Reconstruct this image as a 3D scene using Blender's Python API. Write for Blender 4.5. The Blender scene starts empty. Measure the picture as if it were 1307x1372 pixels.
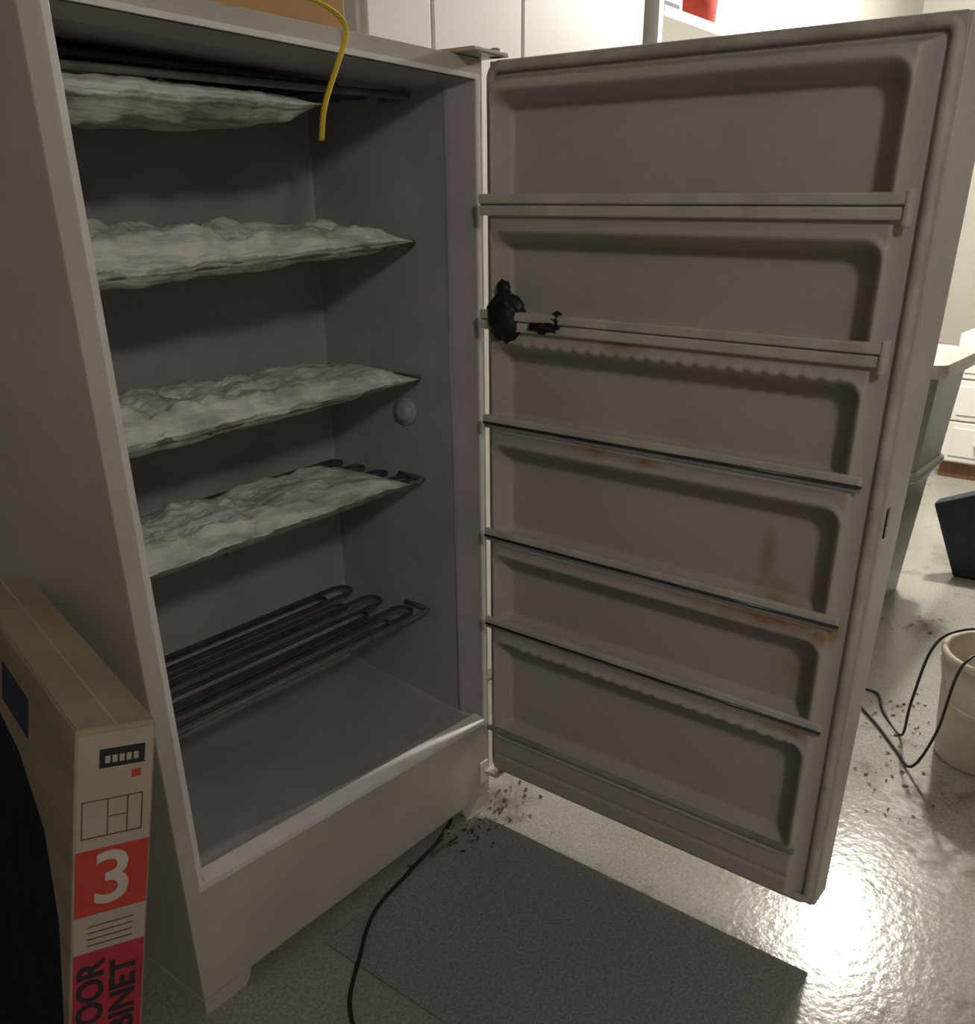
import bpy, bmesh, math, random
import numpy as np
from mathutils import Vector, Matrix, noise
random.seed(4)
sc=bpy.context.scene
COL=sc.collection
W=0.81; H=1.579
# ------------------------------------------------------------------ materials
def newmat(name):
    m=bpy.data.materials.new(name); m.use_nodes=True
    nt=m.node_tree; b=nt.nodes['Principled BSDF']
    return m,nt,b
def L(nt,a,b): nt.links.new(a,b)
def mat(name,c1,c2=None,rough=.5,scale=8,metal=0,bump=0,bscale=60,detail=5,stretch=(1,1,1),spec=.5,lo=.35,hi=.65):
    m,nt,b=newmat(name); N=nt.nodes
    c2=c2 or tuple(c*.82 for c in c1)
    tc=N.new('ShaderNodeTexCoord'); mp=N.new('ShaderNodeMapping'); mp.inputs['Scale'].default_value=stretch
    L(nt,tc.outputs['Object'],mp.inputs[0])
    n=N.new('ShaderNodeTexNoise'); n.inputs['Scale'].default_value=scale; n.inputs['Detail'].default_value=detail
    L(nt,mp.outputs[0],n.inputs['Vector'])
    r=N.new('ShaderNodeValToRGB'); r.color_ramp.elements[0].position=lo; r.color_ramp.elements[1].position=hi
    r.color_ramp.elements[0].color=(*c2,1); r.color_ramp.elements[1].color=(*c1,1)
    L(nt,n.outputs['Fac'],r.inputs[0]); L(nt,r.outputs[0],b.inputs['Base Color'])
    b.inputs['Roughness'].default_value=rough; b.inputs['Metallic'].default_value=metal
    b.inputs['Specular IOR Level'].default_value=spec
    if bump:
        n2=N.new('ShaderNodeTexNoise'); n2.inputs['Scale'].default_value=bscale; n2.inputs['Detail'].default_value=4
        L(nt,mp.outputs[0],n2.inputs['Vector'])
        bp=N.new('ShaderNodeBump'); bp.inputs['Strength'].default_value=bump; bp.inputs['Distance'].default_value=.01
        L(nt,n2.outputs['Fac'],bp.inputs['Height']); L(nt,bp.outputs[0],b.inputs['Normal'])
    return m
def spotmask(nt,tc,spots,nscale=28,f0=.12,f1=.5,tmax=.8):
    N=nt.nodes
    n=N.new('ShaderNodeTexNoise'); n.inputs['Scale'].default_value=nscale; n.inputs['Detail'].default_value=6
    L(nt,tc.outputs['Object'],n.inputs['Vector'])
    acc=None
    for (p,sx,r) in spots:
        mp=N.new('ShaderNodeVectorMath'); mp.operation='SUBTRACT'; mp.inputs[1].default_value=p
        L(nt,tc.outputs['Object'],mp.inputs[0])
        ms=N.new('ShaderNodeVectorMath'); ms.operation='MULTIPLY'; ms.inputs[1].default_value=sx
        L(nt,mp.outputs[0],ms.inputs[0])
        ln=N.new('ShaderNodeVectorMath'); ln.operation='LENGTH'; L(nt,ms.outputs[0],ln.inputs[0])
        mr=N.new('ShaderNodeMapRange'); mr.inputs['From Min'].default_value=0; mr.inputs['From Max'].default_value=r
        mr.inputs['To Min'].default_value=1; mr.inputs['To Max'].default_value=0
        L(nt,ln.outputs['Value'],mr.inputs['Value'])
        if acc is None: acc=mr.outputs[0]
        else:
            a=N.new('ShaderNodeMath'); a.operation='MAXIMUM'; L(nt,acc,a.inputs[0]); L(nt,mr.outputs[0],a.inputs[1]); acc=a.outputs[0]
    mu=N.new('ShaderNodeMath'); mu.operation='MULTIPLY'; L(nt,acc,mu.inputs[0]); L(nt,n.outputs['Fac'],mu.inputs[1])
    ra=N.new('ShaderNodeMapRange'); ra.inputs['From Min'].default_value=f0; ra.inputs['From Max'].default_value=f1; ra.inputs['To Max'].default_value=tmax
    L(nt,mu.outputs[0],ra.inputs['Value'])
    return ra.outputs[0]
def stained(name,c1,c2,spots,rough=.45,rust=(.38,.17,.035)):
    m=mat(name,c1,c2,rough=rough,scale=5,bump=.05,bscale=150)
    nt=m.node_tree;N=nt.nodes;b=N['Principled BSDF']
    src=b.inputs['Base Color'].links[0].from_socket
    tc=N.new('ShaderNodeTexCoord')
    ms=spotmask(nt,tc,spots)
    mx=N.new('ShaderNodeMixRGB'); L(nt,ms,mx.inputs[0]); L(nt,src,mx.inputs[1]); mx.inputs[2].default_value=(*rust,1)
    ng=N.new('ShaderNodeTexNoise'); ng.inputs['Scale'].default_value=2.5; ng.inputs['Detail'].default_value=12; ng.inputs['Roughness'].default_value=.75
    L(nt,tc.outputs['Object'],ng.inputs['Vector'])
    rg=N.new('ShaderNodeMapRange'); rg.inputs['From Min'].default_value=.48; rg.inputs['From Max'].default_value=.75; rg.inputs['To Max'].default_value=.4
    L(nt,ng.outputs['Fac'],rg.inputs['Value'])
    mg=N.new('ShaderNodeMixRGB'); L(nt,rg.outputs[0],mg.inputs[0]); L(nt,mx.outputs[0],mg.inputs[1]); mg.inputs[2].default_value=(.32,.27,.21,1)
    L(nt,mg.outputs[0],b.inputs['Base Color'])
    return m
M={}
M['shell']=mat('freezer_enamel',(.64,.61,.55),(.53,.50,.45),rough=.38,scale=3,bump=.03,bscale=220)
M['trimw']=mat('white_trim',(.94,.93,.90),(.84,.82,.78),rough=.4,scale=14)  # base white raised so the threshold strip looks lit
M['inner']=mat('freezer_liner',(.47,.43,.43),(.39,.355,.36),rough=.45,scale=6,bump=.03,bscale=150)
M['liner']=stained('door_liner_plastic',(.57,.53,.495),(.495,.455,.425),[
  ((.76,-.35,1.125),(1,1,2.2),.06),((.76,-.30,.935),(1,.7,3),.07),((.79,-.70,.60),(1,.6,1),.05),((.79,-.66,.73),(1,1,1.6),.08),
  ((.76,-.745,.70),(1,.6,2),.09),((.77,-.78,1.22),(1,3,.7),.04),((.77,-.40,.93),(1,.7,3),.05),((.76,-.64,.70),(1,.6,4),.14),((.79,-.63,.80),(1,2.5,.8),.07),
  ((.76,-.72,.50),(1,.7,3),.05),((.76,-.32,1.35),(1,.7,3),.03)])
M['gasket']=mat('gasket_rubber',(.60,.57,.52),(.44,.41,.37),rough=.6,scale=18)
M['bar']=mat('shelf_bar_trim',(.68,.64,.58),(.54,.50,.45),rough=.3,scale=12)
M['rod']=mat('dark_rail',(.10,.095,.09),(.05,.05,.05),rough=.25,metal=.5,scale=15)
M['raild']=mat('smoky_rail',(.42,.40,.37),(.28,.27,.25),rough=.25,scale=10)
M['coil']=mat('evaporator_tube',(.085,.085,.10),(.05,.05,.06),rough=.75,metal=0,scale=25,spec=.25)
M['railg']=mat('shelf_front_rail',(.20,.21,.17),(.12,.13,.11),rough=.5,scale=25,spec=.3)
M['black']=mat('black_rubber',(.02,.02,.022),(.012,.012,.012),rough=.45)
M['yellow']=mat('yellow_strap',(.90,.74,.06),(.8,.62,.04),rough=.45)
M['card']=mat('cardboard',(.42,.33,.22),(.34,.26,.17),rough=.85,scale=6,stretch=(1,1,6),bump=.1,bscale=90)
M['cardface']=mat('cardboard_printed',(.50,.44,.35),(.42,.365,.28),rough=.8,scale=9)
M['cardtop']=mat('cardboard_orange',(.62,.38,.17),(.54,.32,.13),rough=.8,scale=9)
M['red']=mat('red_ink',(.58,.07,.045),(.50,.055,.035),rough=.7,scale=20)
M['pink']=mat('crimson_ink',(.48,.04,.07),(.40,.03,.05),rough=.7,scale=20)
M['ink']=mat('dark_ink',(.03,.03,.03),rough=.7)
M['inkbl']=mat('navy_ink',(.02,.025,.08),rough=.7)
M['navy']=mat('navy_dark',(.014,.015,.034),(.008,.008,.02),rough=.8,scale=20,spec=.2)
M['paper']=mat('pale_ink',(.66,.60,.50),rough=.7)
M['white']=mat('white_laminate',(.82,.81,.78),(.78,.77,.74),rough=.45,scale=2)
M['wall']=mat('painted_drywall',(.42,.40,.36),(.38,.36,.32),rough=.85,scale=2,bump=.05,bscale=80)
M['walld']=mat('dark_wall',(.16,.145,.13),(.12,.11,.10),rough=.9,scale=2,bump=.05,bscale=80)
M['ceil']=mat('ceiling_paint',(.45,.43,.40),rough=.9,scale=2)
M['bluedk']=mat('dark_vinyl',(.014,.018,.032),(.008,.011,.02),rough=.5,scale=9)
M['bin']=mat('grey_plastic',(.27,.275,.25),(.20,.205,.18),rough=.35,scale=5)
M['bucket']=mat('cream_plastic',(.58,.52,.43),(.46,.39,.31),rough=.4,scale=7)
M['wood']=mat('wood_base',(.20,.09,.04),(.12,.05,.02),rough=.5,scale=5,stretch=(1,8,1))
M['debris']=mat('dry_leaf_bits',(.12,.085,.05),(.05,.035,.02),rough=.9,scale=60)
M['metal']=mat('hinge_metal',(.65,.62,.55),(.5,.47,.42),rough=.35,metal=.3)
M['mat']=mat('grey_rubber_mat',(.33,.33,.32),(.23,.228,.222),rough=.8,scale=170,detail=3,bump=.2,bscale=200,spec=.2,lo=.38,hi=.62)
def frostmat(name,c1,c2):
    m=mat(name,c1,c2,rough=.55,scale=10,stretch=(.8,2.5,3.5),bump=.4,bscale=65,lo=.34,hi=.56,detail=8)
    b=m.node_tree.nodes['Principled BSDF']; b.inputs['Subsurface Weight'].default_value=.15
    b.inputs['Subsurface Radius'].default_value=(.015,.015,.015)
    return m
M['frost']=frostmat('frost_ice',(.94,.93,.87),(.52,.51,.46))
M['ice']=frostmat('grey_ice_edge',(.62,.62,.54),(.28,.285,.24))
def floormat():
    m,nt,b=newmat('painted_concrete'); N=nt.nodes
    tc=N.new('ShaderNodeTexCoord')
    n1=N.new('ShaderNodeTexNoise'); n1.inputs['Scale'].default_value=2.2; n1.inputs['Detail'].default_value=6
    n2=N.new('ShaderNodeTexNoise'); n2.inputs['Scale'].default_value=140; n2.inputs['Detail'].default_value=3
    n3=N.new('ShaderNodeTexNoise'); n3.inputs['Scale'].default_value=6; n3.inputs['Detail'].default_value=10; n3.inputs['Roughness'].default_value=.65
    for n in (n1,n2,n3): L(nt,tc.outputs['Object'],n.inputs['Vector'])
    r=N.new('ShaderNodeValToRGB'); r.color_ramp.elements[0].position=.3; r.color_ramp.elements[1].position=.7
    r.color_ramp.elements[0].color=(.31,.30,.265,1); r.color_ramp.elements[1].color=(.41,.40,.36,1)
    L(nt,n1.outputs['Fac'],r.inputs[0])
    r3=N.new('ShaderNodeValToRGB'); r3.color_ramp.elements[0].position=.30; r3.color_ramp.elements[1].position=.43
    r3.color_ramp.elements[0].color=(.55,.49,.40,1); r3.color_ramp.elements[1].color=(1,1,1,1)
    L(nt,n3.outputs['Fac'],r3.inputs[0])
    r2=N.new('ShaderNodeValToRGB'); r2.color_ramp.elements[0].position=.38; r2.color_ramp.elements[1].position=.6
    r2.color_ramp.elements[0].color=(.78,.78,.78,1); r2.color_ramp.elements[1].color=(1.05,1.05,1.05,1)
    L(nt,n2.outputs['Fac'],r2.inputs[0])
    a=N.new('ShaderNodeMixRGB'); a.blend_type='MULTIPLY'; a.inputs[0].default_value=1; L(nt,r.outputs[0],a.inputs[1]); L(nt,r3.outputs[0],a.inputs[2])
    c=N.new('ShaderNodeMixRGB'); c.blend_type='MULTIPLY'; c.inputs[0].default_value=1; L(nt,a.outputs[0],c.inputs[1]); L(nt,r2.outputs[0],c.inputs[2])
    ms=spotmask(nt,tc,[((1.50,-.84,0),(1,1.6,1),.26),((1.88,-.68,0),(1,1.5,1),.16),((2.55,-.58,0),(1,1.6,1),.20),((.83,-.02,0),(1,1,1),.16),((1.25,-.95,0),(1,1.6,1),.22),((3.4,-.5,0),(1,2,1),.4),((.60,-.03,0),(.6,1.5,1),.10)],22,.20,.52,.75)
    mx=N.new('ShaderNodeMixRGB'); L(nt,ms,mx.inputs[0]); L(nt,c.outputs[0],mx.inputs[1]); mx.inputs[2].default_value=(.09,.065,.04,1)
    L(nt,mx.outputs[0],b.inputs['Base Color'])
    rr=N.new('ShaderNodeMapRange'); rr.inputs['To Min'].default_value=.10; rr.inputs['To Max'].default_value=.27
    L(nt,n3.outputs['Fac'],rr.inputs['Value'])
    ad=N.new('ShaderNodeMath'); ad.operation='MULTIPLY_ADD'; L(nt,ms,ad.inputs[0]); ad.inputs[1].default_value=.5; L(nt,rr.outputs[0],ad.inputs[2])
    L(nt,ad.outputs[0],b.inputs['Roughness'])
    b.inputs['Specular IOR Level'].default_value=.42
    nb=N.new('ShaderNodeTexNoise'); nb.inputs['Scale'].default_value=48; nb.inputs['Detail'].default_value=5; L(nt,tc.outputs['Object'],nb.inputs['Vector'])
    bp=N.new('ShaderNodeBump'); bp.inputs['Strength'].default_value=.10; bp.inputs['Distance'].default_value=.01
    L(nt,nb.outputs['Fac'],bp.inputs['Height']); L(nt,bp.outputs[0],b.inputs['Normal'])
    return m
M['floor']=floormat()
# ------------------------------------------------------------------ mesh helpers
def empty(name):
    e=bpy.data.objects.new(name,None); COL.objects.link(e); return e
def obj(name,v,f,m,parent=None,smooth=False,bevel=0,seg=2):
    me=bpy.data.meshes.new(name); me.from_pydata([tuple(map(float,p)) for p in v],[],f); me.update()
    bm=bmesh.new(); bm.from_mesh(me); bmesh.ops.recalc_face_normals(bm,faces=bm.faces); bm.to_mesh(me); bm.free()
    o=bpy.data.objects.new(name,me); COL.objects.link(o); me.materials.append(m)
    if smooth:
        for p in me.polygons: p.use_smooth=True
    if bevel:
        b=o.modifiers.new('bevel','BEVEL'); b.width=bevel; b.segments=seg; b.limit_method='ANGLE'
    if parent: o.parent=parent
    return o
BF=[(0,1,2,3),(4,7,6,5),(0,4,5,1),(1,5,6,2),(2,6,7,3),(3,7,4,0)]
def box(name,lo,hi,m,parent=None,bevel=.003,R=None,T=None):
    x0,y0,z0=lo;x1,y1,z1=hi
    v=[(x0,y0,z0),(x1,y0,z0),(x1,y1,z0),(x0,y1,z0),(x0,y0,z1),(x1,y0,z1),(x1,y1,z1),(x0,y1,z1)]
    if R is not None: v=[tuple((R@Vector(p))+T) for p in v]
    return obj(name,v,BF,m,parent,bevel=bevel)
def cat(P,n=8,closed=False):
    P=[Vector(p) for p in P]; out=[]; k=len(P)
    for i in range(k if closed else k-1):
        a,b,c,d=(P[(i-1)%k],P[i],P[(i+1)%k],P[(i+2)%k]) if closed else (P[max(i-1,0)],P[i],P[i+1],P[min(i+2,k-1)])
        for j in range(n):
            t=j/n
            out.append(.5*((2*b)+(-a+c)*t+(2*a-5*b+4*c-d)*t*t+(-a+3*b-3*c+d)*t**3))
    if not closed: out.append(P[-1])
    return out
def tube(name,pts,r,m,parent=None,sides=10,closed=False,flat=1.0):
    pts=[Vector(p) for p in pts]; v=[];f=[]; k=len(pts)
    up=Vector((0,0,1)); prev=None
    for i in range(k):
        if closed: t=(pts[(i+1)%k]-pts[i-1])
        else: t=pts[min(i+1,k-1)]-pts[max(i-1,0)]
        t.normalize()
        if prev is None:
            a=up if abs(t.z)<.9 else Vector((1,0,0))
            nrm=(a-t*a.dot(t)).normalized()
        else: nrm=(prev-t*prev.dot(t)).normalized()
        prev=nrm; bn=t.cross(nrm)
        for j in range(sides):
            an=2*math.pi*j/sides
            v.append(pts[i]+nrm*math.cos(an)*r*flat+bn*math.sin(an)*r)
    for i in range(k if closed else k-1):
        for j in range(sides):
            a=i*sides+j; b=i*sides+(j+1)%sides; c=((i+1)%k)*sides+(j+1)%sides; d=((i+1)%k)*sides+j
            f.append((a,b,c,d))
    if not closed: f.append(tuple(range(sides))); f.append(tuple((k-1)*sides+j for j in range(sides)))
    return obj(name,v,f,m,parent,smooth=True)
def lathe(name,prof,cx,cy,m,parent=None,n=40,axis='z',cz=0):
    v=[];f=[]
    for (r,h) in prof:
        for j in range(n):
            a=2*math.pi*j/n
            if axis=='z': v.append((cx+r*math.cos(a),cy+r*math.sin(a),h))
            else: v.append((h,cy+r*math.cos(a),cz+r*math.sin(a)))
    for i in range(len(prof)-1):
        for j in range(n): f.append((i*n+j,i*n+(j+1)%n,(i+1)*n+(j+1)%n,(i+1)*n+j))
    f.append(tuple(range(n))); f.append(tuple((len(prof)-1)*n+j for j in range(n)))
    o=obj(name,v,f,m,parent,smooth=True); return o
def lump(name,c,r,m,parent=None,amp=.25,fr=3,seed=0,sub=4,mn=None):
    bm=bmesh.new(); bmesh.ops.create_icosphere(bm,subdivisions=sub,radius=1)
    for vv in bm.verts:
        d=1+amp*noise.fractal(vv.co*fr+Vector((seed,seed*2,0)),1,2,4)
        p=Vector((vv.co.x*r[0]*d+c[0],vv.co.y*r[1]*d+c[1],vv.co.z*r[2]*d+c[2]))
        if mn is not None: p.z=max(p.z,mn)
        vv.co=p
    me=bpy.data.meshes.new(name); bm.to_mesh(me); bm.free(); me.materials.append(m)
    for p in me.polygons: p.use_smooth=True
    o=bpy.data.objects.new(name,me); COL.objects.link(o)
    if parent: o.parent=parent
    return o
# ------------------------------------------------------------------ room
box('floor',(-1.6,-3.2,-.1),(5.6,.75,0),M['floor'],bevel=0)
box('ceiling',(-1.6,-3.2,2.5),(5.6,.75,2.6),M['ceil'],bevel=0)
box('wall_back',(-1.6,.66,0),(5.6,.75,2.5),M['wall'],bevel=0)
box('wall_left',(-1.7,-3.2,0),(-1.6,.75,2.5),M['walld'],bevel=0)
box('wall_front',(-1.6,-3.3,0),(5.6,-3.2,2.5),M['walld'],bevel=0)
box('wall_right',(5.6,-3.2,0),(5.7,.75,2.5),M['wall'],bevel=0)
box('floor_mat',(.245,-.835,0),(.752,-.035,.006),M['mat'],bevel=.002)
# ------------------------------------------------------------------ freezer
FZ=empty('upright_freezer')
DEP=.60; zf=.03
O=[(0,0,zf),(W,0,zf),(W,0,H),(0,0,H)]
I=[(.036,0,.281),(.788,0,.245),(.788,0,1.545),(.036,0,1.548)]
B=[(.060,.045,.281),(.760,.045,.262),(.760,.045,1.536),(.060,.045,1.536)]
K=[(.066,.41,.292),(.756,.41,.300),(.756,.41,1.53),(.066,.41,1.53)]
Bk=[(0,DEP,zf),(W,DEP,zf),(W,DEP,H),(0,DEP,H)]
v=O+I; f=[(i,(i+1)%4,4+(i+1)%4,4+i) for i in range(4)]
v=v+Bk; f+=[(i,(i+1)%4,8+(i+1)%4,8+i) for i in range(4)]+[(8,9,10,11)]
b0=len(v); v=v+[(x,y+.03,z) for x,y,z in I]; f+=[(4+i,4+(i+1)%4,b0+(i+1)%4,b0+i) for i in range(4)]
obj('cabinet_shell',v,f,M['shell'],FZ,bevel=.006,seg=3)
J=[(a[0]+dx,.0015,a[2]+dz) for a,dx,dz in zip(I,(.001,-.001,-.001,.001),(.001,.001,-.001,-.001))]
v=J+B+K; f=[(i,(i+1)%4,4+(i+1)%4,4+i) for i in range(4)]+[(4+i,4+(i+1)%4,8+(i+1)%4,8+i) for i in range(4)]+[(8,9,10,11)]
obj('cabinet_liner',v,f,M['inner'],FZ,bevel=.006,seg=3)
tube('liner_seam',[(.7595,.047,.27),(.7595,.047,1.53)],.0013,M['raild'],FZ,6)
t=.010
I2=[(I[0][0]-t,0,I[0][2]-t*1.6),(I[1][0]+t,0,I[1][2]-t*1.2),(I[2][0]+t,0,I[2][2]+t*.8),(I[3][0]-t,0,I[3][2]+t*.8)]
v=[(x,-.004,z) for x,_,z in I]+[(x,-.004,z) for x,_,z in I2]+[(x,.0005,z) for x,_,z in I]+[(x,.0005,z) for x,_,z in I2]
f=[]
for i in range(4):
    j=(i+1)%4
    f+=[(i,j,4+j,4+i),(i,j,8+j,8+i),(4+i,4+j,12+j,12+i)]
obj('opening_trim',v,f,M['trimw'],FZ,bevel=.001)
v=[(.038,-.007,.268),(.787,-.007,.236),(.787,.018,.254),(.040,.018,.290),(.038,-.007,.281),(.787,-.007,.248),(.785,.016,.262),(.042,.016,.297)]
obj('lit_threshold_sill',v,BF,M['trimw'],FZ,bevel=.002)  # white sloped strip, painting the light that falls on the threshold
v=[(0,0,0),(.085,0,0),(.095,0,.012),(.10,0,.031),(0,0,.031)]
vv=v+[(x,.55,z) for x,y,z in v]; n5=5
f=[(0,1,2,3,4),(9,8,7,6,5)]+[(i,(i+1)%5,5+(i+1)%5,5+i) for i in range(5)]
obj('foot_left',vv,f,M['shell'],FZ)
vv2=[(W-x,y,z) for x,y,z in vv]; obj('foot_right',vv2,f,M['shell'],FZ)
box('toe_kick',(.085,.05,0),(W-.085,.07,.031),M['black'],FZ)
box('hinge_top',(.735,-.045,H),(.83,.06,H+.007),M['metal'],FZ,.002)
lathe('hinge_pin_top',[(.011,H+.0),(.011,H+.012),(.006,H+.014)],W+.005,-.026,M['metal'],FZ,16)
box('hinge_bottom',(.790,-.04,.094),(.84,.001,.102),M['metal'],FZ,.002)
box('hinge_bottom_plate',(.775,-.003,.07),(.803,.0,.13),M['trimw'],FZ,.002)
lathe('thermostat_dial',[(.030,.7595),(.030,.753),(.027,.750),(.020,.749),(.019,.742),(.012,.740),(.002,.740)],0,.172,M['inner'],FZ,30,'x',.950)
def coil(name,zl,zr,x0,x1,y0,y1,nr,r=.0045,m='coil'):
    P=[];dy=(y1-y0)/(nr-1)
    zz=lambda x: zl+(zr-zl)*(x-.07)/(.69)
    for i in range(nr):
        y=y0+i*dy
        a,b=(x0,x1) if i%2==0 else (x1,x0)
        a2=a+(dy*.5 if a==x0 else -dy*.5); b2=b+(dy*.5 if b==x0 else -dy*.5)
        P.append((a2,y,zz(a2)))
        for k in range(1,14): 
            xx=a2+(b2-a2)*k/14; P.append((xx,y,zz(xx)))
        P.append((b2,y,zz(b2)))
        if i<nr-1:
            s=1 if b==x1 else -1
            for k in range(1,8):
                an=-math.pi/2+math.pi*k/8
                xx=b2+s*math.cos(an)*dy/2; P.append((xx,y+dy/2+math.sin(an)*dy/2,zz(xx)))
    tube(name,P,r,M[m],FZ,8)
def rack(idx,zl,zr,nr=8,r=.0045,cross=True,x1=.735):
    coil('shelf_%d_coil'%idx,zl,zr,.075,x1,.138,.385,nr,r)
    zz=lambda x: zl+(zr-zl)*(x-.07)/(.69)
    P=[(.068,.122,zz(.068)-.004),(.735,.122,zz(.735)-.004),(.752,.128,zz(.752)-.004),(.755,.145,zz(.755)-.004),(.755,.200,zz(.755)-.004)]
    tube('shelf_%d_rail'%idx,P,.0055,M['railg'],FZ,8)
    if cross:
        tube('shelf_%d_cross_a'%idx,[(.25,.122,zz(.25)-.009),(.25,.405,zz(.25)-.009)],.004,M['coil'],FZ,8)
        tube('shelf_%d_cross_b'%idx,[(.55,.122,zz(.55)-.009),(.55,.405,zz(.55)-.009)],.004,M['coil'],FZ,8)
SH=[(1.502,1.526),(1.243,1.282),(1.000,1.026),(.790,.815)]
for i,(a,b) in enumerate(SH): rack(i+1,a,b)
coil('shelf_1_upper_coil',1.516,1.527,.075,.60,.142,.385,10,.006)
rack(5,.500,.510,6,.0048,False,.725)
coil('shelf_5_lower_coil',.492,.501,.075,.66,.150,.39,8,.0042)
def frost(name,zl,zr,x0,x1,y0,y1,top,bot,seed,taper=1.6,lump=.5):
    nx,ny=190,70; V=[];F=[];MI=[]
    zz=lambda x: zl+(zr-zl)*(x-.07)/(.69)
    def h(x,y):
        u=(x-x0)/(x1-x0); w=(y-y0)/(y1-y0)
        e=min(1,u/.02 if u<.02 else 1)*min(1,(1-u)/.12)**.6*min(1,w/.07+.25)**.5*min(1,(1-w)/.12)**.5
        return u,w,max(e,0)
    for s in (1,-1):
        for i in range(nx+1):
            for j in range(ny+1):
                x=x0+(x1-x0)*i/nx; y=y0+(y1-y0)*j/ny
                u,w,e=h(x,y)
                q=Vector((x*9+seed,y*14,s*3))
                n1=noise.fractal(q,1,2,5); bl=abs(noise.noise(Vector((x*16+seed*3,y*12,7))))
                fine=noise.fractal(Vector((x*60,y*60,seed)),1,2,3)*.0018
                prof=(1-u**taper*.65)
                if s>0: z=zz(x)+e*(top*prof*(.75+lump*n1+.7*lump*bl)+.006)+fine*e
                else: z=zz(x)-e*(bot*prof*(.8+.35*n1)+.008)
                wob=.012*noise.noise(Vector((x*11+seed,z*20,2)))+.005*noise.noise(Vector((x*40+seed,z*20,2)))
                V.append((x,y+(1-w)*wob,z))
    o=(nx+1)*(ny+1)
    g=lambda s,i,j: s*o+i*(ny+1)+j
    for s in (0,1):
        for i in range(nx):
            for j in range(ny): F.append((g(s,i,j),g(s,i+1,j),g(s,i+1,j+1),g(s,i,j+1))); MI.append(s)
    NL=12; base=len(V)
    for i in range(nx+1):
        a=Vector(V[g(0,i,0)]); b=Vector(V[g(1,i,0)])
        for l in range(NL+1):
            q=a.lerp(b,l/NL)
            if 0<l<NL:
                nn=noise.noise(Vector((q.x*7,l*.2,seed)))
                bulge=math.sin(math.pi*l/NL)*.010+.0025*math.sin(l*2.1+3*nn)+.004*noise.fractal(Vector((q.x*30,q.z*40,seed)),1,2,3)
                q.y-=bulge
            V.append(tuple(q))
    gg=lambda i,l: base+i*(NL+1)+l
    for i in range(nx):
        for l in range(NL):
            F.append((gg(i,l),gg(i+1,l),gg(i+1,l+1),gg(i,l+1)))
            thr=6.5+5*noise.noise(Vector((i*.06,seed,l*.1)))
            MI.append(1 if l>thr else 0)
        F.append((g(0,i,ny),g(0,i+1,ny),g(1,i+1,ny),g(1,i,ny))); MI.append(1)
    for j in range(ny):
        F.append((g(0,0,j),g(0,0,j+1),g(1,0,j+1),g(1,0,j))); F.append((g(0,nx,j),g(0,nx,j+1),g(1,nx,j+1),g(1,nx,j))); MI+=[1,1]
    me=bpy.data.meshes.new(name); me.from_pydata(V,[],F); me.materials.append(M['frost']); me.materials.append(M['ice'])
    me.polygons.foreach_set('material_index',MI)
    ob=bpy.data.objects.new(name,me); COL.objects.link(ob); ob.parent=FZ
    bm=bmesh.new(); bm.from_mesh(me); bmesh.ops.remove_doubles(bm,verts=bm.verts,dist=1e-5); bmesh.ops.recalc_face_normals(bm,faces=bm.faces); bm.to_mesh(me); bm.free()
    for p_ in me.polygons: p_.use_smooth=True
frost('frost_1',1.484,1.495,.068,.54,.125,.36,.008,.042,1.3,2.5)
frost('frost_2',1.243,1.282,.068,.735,.120,.385,.050,.020,4.1,1.3,.7)
frost('frost_3',1.000,1.026,.068,.735,.120,.36,.043,.018,7.7,1.2,.6)
frost('frost_4',.790,.815,.068,.700,.128,.345,.038,.004,2.9,1.3,.6)
# ---------------- door
x_in=.812
box('door_skin',(x_in+.002,-.806,.106),(x_in+.068,-.018,H-.003),M['shell'],FZ,.008)
prof=[(.108,.074),(.45,.090),(.75,.112),(.95,.132),(1.15,.152),(1.35,.162),(1.56,.165),(1.574,.158)]
v=[];f=[]
for z,tk in prof:
    v+=[(x_in+.004,-.8095,z),(x_in+tk-.010,-.8095,z),(x_in+tk,-.800,z),(x_in+tk,-.775,z),(x_in+tk-.012,-.755,z),(x_in+.064,-.735,z),(x_in+.004,-.735,z)]
for i in range(len(prof)-1):
    for j in range(7): f.append((i*7+j,i*7+(j+1)%7,(i+1)*7+(j+1)%7,(i+1)*7+j))
f.append(tuple(range(7))); f.append(tuple((len(prof)-1)*7+j for j in range(7)))
obj('door_handle_trim',v,f,M['shell'],FZ,bevel=.003)
ns,nz=230,420
S=np.linspace(.014,.800,ns); Z=np.linspace(.110,H-.006,nz)
SS,ZZ=np.meshgrid(S,Z,indexing='ij')
sm=lambda t:(lambda c:c*c*(3-2*c))(np.clip(t,0,1))
de=np.minimum(np.minimum(SS-.010,.804-SS),np.minimum(ZZ-.108,H-.004-ZZ))
n=.052*sm((de-.024)/.020)
BZ=[1.358,1.163,.967,.733,.532,.262]
RC=[(1.335,1.520),(1.140,1.300),(.945,1.108),(.712,.912),(.512,.680),(.245,.480)]
for k,(za,zb) in enumerate(RC):
    cs,cz=.402,(za+zb)/2; hs,hz=.352,(zb-za)/2; rr=.028
    qx=np.abs(SS-cs)-hs+rr; qz=np.abs(ZZ-cz)-hz+rr
    sd=np.sqrt(np.maximum(qx,0)**2+np.maximum(qz,0)**2)+np.minimum(np.maximum(qx,qz),0)-rr
    n=n+.004*np.exp(-((sd-.004)/.004)**2)
    dep=sm(-sd/.022)
    n=n-(n-.004)*dep*1.0
    if k in (2,5):
        band=np.exp(-((ZZ-(zb-.006))/.010)**2)*(np.abs(SS-.43)<.30)
        n=n+band*.0075*np.abs(np.sin(SS*math.pi/.030))
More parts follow.
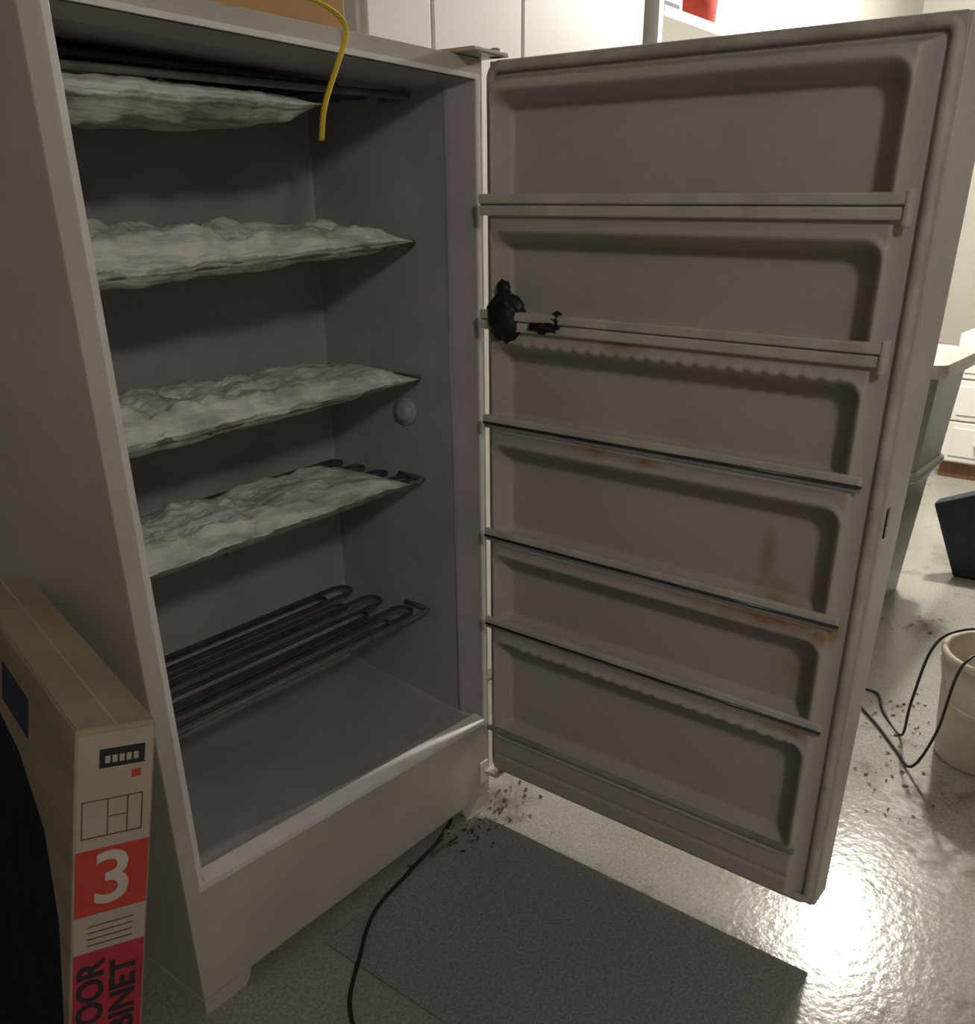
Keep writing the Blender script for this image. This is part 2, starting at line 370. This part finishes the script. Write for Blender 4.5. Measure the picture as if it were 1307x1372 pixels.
n=n-.003*np.exp(-((ZZ-.19)/.004)**2)*(n>.045)
V=[(x_in-n[i,j],-SS[i,j]-.003,ZZ[i,j]) for i in range(ns) for j in range(nz)]
F=[(i*nz+j,(i+1)*nz+j,(i+1)*nz+j+1,i*nz+j+1) for i in range(ns-1) for j in range(nz-1)]
obj('door_liner',V,F,M['liner'],FZ,smooth=True)
def ring(y0,y1,z0,z1,r,x,n=6):
    P=[]
    for (cy,cz,a0) in [(y1-r,z1-r,0),(y0+r,z1-r,90),(y0+r,z0+r,180),(y1-r,z0+r,270)]:
        for k in range(n+1):
            a=math.radians(a0+90*k/n); P.append((x,cy+r*math.cos(a),cz+r*math.sin(a)))
    return P
tube('door_gasket',ring(-.796,-.024,.121,H-.016,.018,x_in-.006),.0085,M['gasket'],FZ,10,True)
def ybar(name,z,h,n0,n1,m,s0=.040,s1=.782,bev=.003):
    return box(name,(x_in-n1,-s1,z-h),(x_in-n0,-s0,z),m,FZ,bev)
for k,z in enumerate(BZ[:2]):
    ybar('door_bar_%d'%(k+1),z+.004,.016,.050,.066,M['bar'])
    ybar('door_bar_%d_lip'%(k+1),z-.014,.017,.050,.063,M['bar'])
    ybar('door_bar_%d_groove'%(k+1),z-.010,.006,.050,.059,M['raild'],bev=0)
    box('door_bar_%d_cap'%(k+1),(x_in-.068,-.789,z-.040),(x_in-.045,-.780,z+.009),M['bar'],FZ,.003)
for k,z in enumerate(BZ[2:5]):
    ybar('door_rail_%d'%(k+1),z+.004,.015,.050,.060,M['bar'],bev=.003)
    ybar('door_rail_%d_lip'%(k+1),z-.0125,.010,.050,.057,M['raild'],bev=.002)
    tube('door_rail_%d_rod'%(k+1),[(x_in-.060,-.042,z-.0115),(x_in-.060,-.784,z-.0115)],.0022,M['rod'],FZ,8)
ybar('door_sill',BZ[5],.012,.048,.058,M['raild'],.04,.77,.003)
box('door_lock',(x_in+.01,-.812,.86),(x_in+.025,-.806,.91),M['rod'],FZ,.002)
BG=empty('black_bag')
lump('bag_body',(x_in-.052,-.094,1.156),(.026,.040,.046),M['black'],BG,.25,1.5,3)
lump('bag_knot',(x_in-.048,-.084,1.204),(.010,.014,.016),M['black'],BG,.3,2,5,3)
lump('bag_scrap',(x_in-.058,-.185,1.145),(.012,.036,.011),M['black'],BG,.45,2.5,8,4)
lump('bag_scrap_tail',(x_in-.058,-.212,1.157),(.009,.013,.015),M['black'],BG,.45,2.5,9,4)
# ------------------------------------------------------------------ yellow strap
tube('yellow_strap',cat([(.27,-.012,H+.004),(.33,-.022,H+.016),(.40,-.024,H+.022),(.455,-.024,H+.010),(.468,-.024,H-.012),(.440,-.028,1.52),(.408,-.034,1.47),(.392,-.040,1.425)],8),.0055,M['yellow'],None,8,flat=.5)
CT=empty('small_cardboard_box')
box('carton',(.14,.03,H),(.52,.33,H+.20),M['cardtop'],CT,.003)
box('packing_tape',(.13999,.16,H+.0005),(.5205,.20,H+.2008),M['card'],CT,0)
# ------------------------------------------------------------------ leaning printed carton
BX=empty('flat_pack_carton')
head=math.radians(13); lean=math.radians(11.5)
Tn=Vector((-.136,-.274,.783))
Rz=Matrix.Rotation(-head,3,'Z'); Ry=Matrix.Rotation(lean,3,'Y')
RR=Rz@Ry
wd,ln_,hh=.088,.575,.780
box('carton_body',(-wd,0,-hh),(0,ln_,0),M['card'],BX,.003,RR,Tn)
def fbox(name,x0,x1,z0,z1,m,d=.0012):
    box(name,(x0,-d,z0),(x1,.0005,z1),m,BX,0,RR,Tn)
fbox('front_print',-wd+.003,-.003,-.775,-.006,M['cardface'],.0006)
box('top_flap',(-wd+.002,.002,-.0005),(-.002,ln_-.002,.0015),M['card'],BX,0,RR,Tn)
box('top_seam',(-wd*.52,.002,.0012),(-wd*.48,ln_-.002,.0022),M['cardface'],BX,0,RR,Tn)
fbox('logo_block',-.062,-.012,-.050,-.026,M['ink'])
for i in range(5): fbox('logo_letter_%d'%i,-.056+i*.0078,-.0505+i*.0078,-.044,-.035,M['cardface'],.0018)
fbox('red_dot',-.026,-.016,-.068,-.058,M['red'])
for i,(a,b,c,d) in enumerate([(-.08,-.012,-.0915,-.090),(-.08,-.012,-.1395,-.138),(-.08,-.0785,-.14,-.09),(-.0135,-.012,-.14,-.09),(-.052,-.0505,-.14,-.09),(-.030,-.0285,-.14,-.09),(-.052,-.030,-.115,-.1137)]):
    fbox('sketch_%d'%i,a,b,c,d,M['wood'])
fbox('red_panel',-.085,-.003,-.245,-.155,M['red'])
for i in range(4): fbox('print_line_%d'%i,-.070,-.018,-.262-.009*i,-.2607-.009*i,M['wood'])
fbox('crimson_panel',-.085,-.003,-.560,-.298,M['pink'])
def text(s,size,x,z,m,rot=0,name='txt'):
    cu=bpy.data.curves.new(name,'FONT'); cu.body=s; cu.size=size; cu.extrude=.0004; cu.align_x='CENTER'; cu.align_y='CENTER'; cu.offset=.0012
    o=bpy.data.objects.new(name,cu); COL.objects.link(o)
    dg=bpy.context.evaluated_depsgraph_get(); me=bpy.data.meshes.new_from_object(o.evaluated_get(dg))
    bpy.data.objects.remove(o)
    Lm=Matrix.Translation(Tn)@RR.to_4x4()@Matrix.Translation((x,-.0022,z))@Matrix.Rotation(math.pi/2,4,'X')@Matrix.Rotation(rot,4,'Z')
    me.transform(Lm); me.materials.clear(); me.materials.append(m)
    o=bpy.data.objects.new(name,me); COL.objects.link(o); o.parent=BX
text('3',.100,-.044,-.200,M['paper'],0,'numeral')
text('DOOR',.042,-.064,-.375,M['ink'],math.pi/2,'word_a')
text('CABINET',.042,-.026,-.405,M['ink'],math.pi/2,'word_b')
box('side_logo',(-wd-.001,.20,-.10),(-wd+.0005,.34,-.045),M['inkbl'],BX,0,RR,Tn)
yz=[(.012,-.775),(.012,-.46),(.05,-.28),(.12,-.19),(.25,-.14),(.40,-.125),(.57,-.12),(.57,-.775)]
v=[(RR@Vector((-wd-.001,a,b)))+Tn for a,b in yz]+[(RR@Vector((-wd+.0005,a,b)))+Tn for a,b in yz]
f=[tuple(range(8)),tuple(range(15,7,-1))]+[(i,(i+1)%8,8+(i+1)%8,8+i) for i in range(8)]
obj('side_navy_area',v,f,M['navy'],BX)  # dark navy area over the lower side, with a curved upper border
# ------------------------------------------------------------------ background cabinets
CB=empty('white_storage_cabinet')
box('carcass',(.90,.40,0),(2.02,.655,2.3),M['white'],CB,.003)
xs=[.905,1.105,1.43,2.01]
for i in range(3):
    box('cabinet_door_%d'%i,(xs[i]+.004,.380,.05),(xs[i+1]-.004,.399,2.28),M['white'],CB,.004)
SU=empty('open_shelf_unit')
for i,z in enumerate([.5,1.0,1.5,1.86]): box('board_%d'%i,(2.08,.36,z),(3.9,.655,z+.03),M['white'],SU,.003)
for i,x in enumerate([2.05,3.9]): box('upright_%d'%i,(x,.36,0),(x+.03,.655,2.0),M['white'],SU,.003)
lathe('red_lidded_tub',[(.08,1.892),(.11,1.90),(.12,2.02),(.12,2.05),(.02,2.06)],2.44,.50,M['red'],None)
PB=empty('white_printed_box')
box('box_body',(2.10,.42,1.891),(2.30,.62,2.10),M['white'],PB,.003)
for i in range(3): box('box_label_%d'%i,(2.12,.4185,1.91+i*.03),(2.28,.4205,1.922+i*.03),M['inkbl'],PB,0)
DR=empty('white_drawer_unit')
box('drawer_carcass',(4.75,-1.0,.09),(5.3,-.06,.78),M['white'],DR,.004)
box('plinth',(4.77,-.98,0),(5.3,-.08,.09),M['wood'],DR,.002)
for i in range(3):
    for j in range(2):
        y0=-.99+j*.465
        box('drawer_%d_%d'%(i,j),(4.73,y0,.10+i*.225),(4.75,y0+.455,.10+i*.225+.215),M['white'],DR,.004)
        box('drawer_inset_%d_%d'%(i,j),(4.724,y0+.05,.13+i*.225),(4.731,y0+.405,.10+i*.225+.185),M['white'],DR,.003)
        tube('pull_%d_%d'%(i,j),[(4.725,y0+.19,.20+i*.225),(4.70,y0+.20,.20+i*.225),(4.70,y0+.27,.20+i*.225),(4.725,y0+.28,.20+i*.225)],.005,M['metal'],DR)
BN=empty('plastic_storage_bin')
def rrect(cx,cy,hx,hy,r,z,n=6):
    P=[]
    for (sx,sy,a0) in [(1,1,0),(-1,1,90),(-1,-1,180),(1,-1,270)]:
        for k in range(n+1):
            a=math.radians(a0+90*k/n); P.append((cx+sx*(hx-r)+r*math.cos(a),cy+sy*(hy-r)+r*math.sin(a),z))
    return P
def loft(name,rings,m,parent):
    k=len(rings[0]); v=[p for r in rings for p in r]; f=[]
    for i in range(len(rings)-1):
        for j in range(k): f.append((i*k+j,i*k+(j+1)%k,(i+1)*k+(j+1)%k,(i+1)*k+j))
    f.append(tuple(range(k))); f.append(tuple((len(rings)-1)*k+j for j in range(k)))
    return obj(name,v,f,m,parent)
bx,by=2.75,-.245
loft('bin_body',[rrect(bx,by,.15,.15,.04,0.0),rrect(bx,by,.18,.18,.04,.45),rrect(bx,by,.195,.20,.04,.50),rrect(bx,by,.22,.225,.04,.86)],M['bin'],BN)
loft('bin_rim',[rrect(bx,by,.205,.205,.04,.50),rrect(bx,by,.215,.215,.04,.51),rrect(bx,by,.215,.215,.04,.53),rrect(bx,by,.205,.205,.04,.54)],M['bin'],BN)
loft('bin_lid',[rrect(bx,by,.245,.25,.05,.86),rrect(bx,by,.25,.255,.05,.875),rrect(bx,by,.245,.25,.05,.905),rrect(bx,by,.20,.20,.05,.92)],M['bucket'],BN)
# dark folded panel bag, thin, standing on its edge
TB=empty('dark_tote_bag')
v=[(3.10,-.42,.30),(3.20,-.90,.50),(3.28,-.90,.50),(3.18,-.42,.30),(3.14,-.54,0),(3.20,-.88,0),(3.28,-.88,0),(3.22,-.54,0)]
obj('bag_shell',v,BF,M['bluedk'],TB,bevel=.012,seg=3)
tube('bag_handle',cat([(3.15,-.62,.36),(3.13,-.66,.52),(3.15,-.76,.56),(3.19,-.80,.44)],6),.01,M['bluedk'],TB)
BK=empty('cream_bucket')
bcx,bcy=1.77,-.925
lathe('bucket_body',[(.105,0),(.112,.01),(.122,.12),(.132,.24),(.138,.29),(.144,.292),(.147,.305),(.141,.315),(.130,.31),(.124,.26),(.112,.05),(.02,.03)],bcx,bcy,M['bucket'],BK,48)
tube('bucket_handle',cat([(bcx-.06,bcy+.135,.295),(bcx-.155,bcy+.08,.22),(bcx-.175,bcy-.01,.20),(bcx-.14,bcy-.10,.22),(bcx-.04,bcy-.140,.29)],8),.003,M['metal'],BK)
tube('black_cable_loop',cat([(1.90,-.94,.33),(1.80,-.82,.34),(1.73,-.765,.30),(1.70,-.745,.14),(1.74,-.73,.01),(1.85,-.65,.006),(1.95,-.60,.006),(1.94,-.54,.006),(1.86,-.57,.006),(1.76,-.66,.006),(1.66,-.74,.006),(1.58,-.80,.02),(1.58,-.84,.14),(1.61,-.86,.325),(1.78,-.92,.335)],10),.004,M['black'],None,8)
zc=.0105
tube('black_power_cord',cat([(.80,.30,.006),(.72,.06,.006),(.64,.0,.007),(.50,-.03,zc),(.36,-.06,zc),(.25,-.13,zc),(.17,-.19,.006),(.12,-.27,.006),(.08,-.36,.006)],10),.004,M['black'],None,8)
V=[];F=[]
def bits(cx,cy,sx,sy,nn,smin=.002,smax=.008,z=.0015):
    for _ in range(nn):
        x=random.gauss(cx,sx); y=random.gauss(cy,sy); s=random.uniform(smin,smax); a=random.uniform(0,6.3)
        zb=z+(.0055 if (x<.752 and -.835<y<-.035) else 0)
        k=len(V); c,d=math.cos(a)*s,math.sin(a)*s
        q=random.uniform(.25,.7)
        V.extend([(x-c,y-d,zb),(x+d*q,y-c*q,zb+.002),(x+c,y+d,zb+random.uniform(0,.004)),(x-d*q,y+c*q,zb+.002)])
        F.append((k,k+1,k+2,k+3))
bits(1.88,-.68,.06,.04,30,.002,.010); bits(1.78,-.74,.10,.03,15); bits(1.55,-.76,.08,.04,25,.002,.010); bits(1.40,-.84,.08,.04,15)
bits(.83,-.03,.05,.03,45,.002,.008); bits(.70,-.06,.06,.03,30,.003,.008); bits(.66,-.02,.05,.015,20,.003,.010)
bits(2.6,-.58,.1,.06,16,.003,.012); bits(1.0,-.35,.25,.2,14,.002,.004)
obj('floor_debris',V,F,M['debris'])
# ------------------------------------------------------------------ lights
CL=empty('fill_light')
lx,ly=3.62,-.24
lathe('lamp_base',[(.09,2.5),(.09,2.47),(.03,2.46)],lx,ly,M['metal'],CL)
def point(name,loc,power,col,r,parent=None):
    l=bpy.data.lights.new(name,'POINT'); l.energy=power; l.color=col; l.shadow_soft_size=r
    o=bpy.data.objects.new(name,l); o.location=loc; COL.objects.link(o)
    if parent: o.parent=parent
    return o
point('bulb',(lx,ly,2.36),225,(1,.95,.86),.07,CL)
FILL=empty('fill_light');  # unseen fill lamp added behind the camera to brighten interior and door
lathe('fill_lamp_base',[(.09,2.5),(.09,2.47),(.03,2.46)],-1.0,-2.3,M['metal'],FILL)
point('fill_bulb',(-1.0,-2.3,2.36),40,(1,.95,.90),.12,FILL)
w=bpy.data.worlds.new('World'); sc.world=w; w.use_nodes=True
w.node_tree.nodes['Background'].inputs[0].default_value=(.5,.5,.55,1); w.node_tree.nodes['Background'].inputs[1].default_value=.1
# ------------------------------------------------------------------ camera
p=[-0.6002, -1.1583, 1.3277, 0.937, 0.4195, 0.0117, 1191.3058, 712.0653, 820.297]
yaw,pit,rol=p[3:6]
fwd=Vector((math.sin(yaw)*math.cos(pit),math.cos(yaw)*math.cos(pit),-math.sin(pit)))
r=Vector((math.cos(yaw),-math.sin(yaw),0)); u=r.cross(fwd)
R=r*math.cos(rol)+u*math.sin(rol); U=-r*math.sin(rol)+u*math.cos(rol)
cam=bpy.data.cameras.new('camera'); co=bpy.data.objects.new('camera',cam); COL.objects.link(co)
m4=Matrix((( R.x,U.x,-fwd.x,p[0]),(R.y,U.y,-fwd.y,p[1]),(R.z,U.z,-fwd.z,p[2]),(0,0,0,1)))
co.matrix_world=m4
cam.sensor_fit='HORIZONTAL'; cam.sensor_width=36; cam.lens=36*p[6]/1307
cam.shift_x=-(p[7]-653.5)/1307; cam.shift_y=(p[8]-686)/1307
cam.clip_start=.02
sc.camera=co
sc.view_settings.view_transform='Standard'
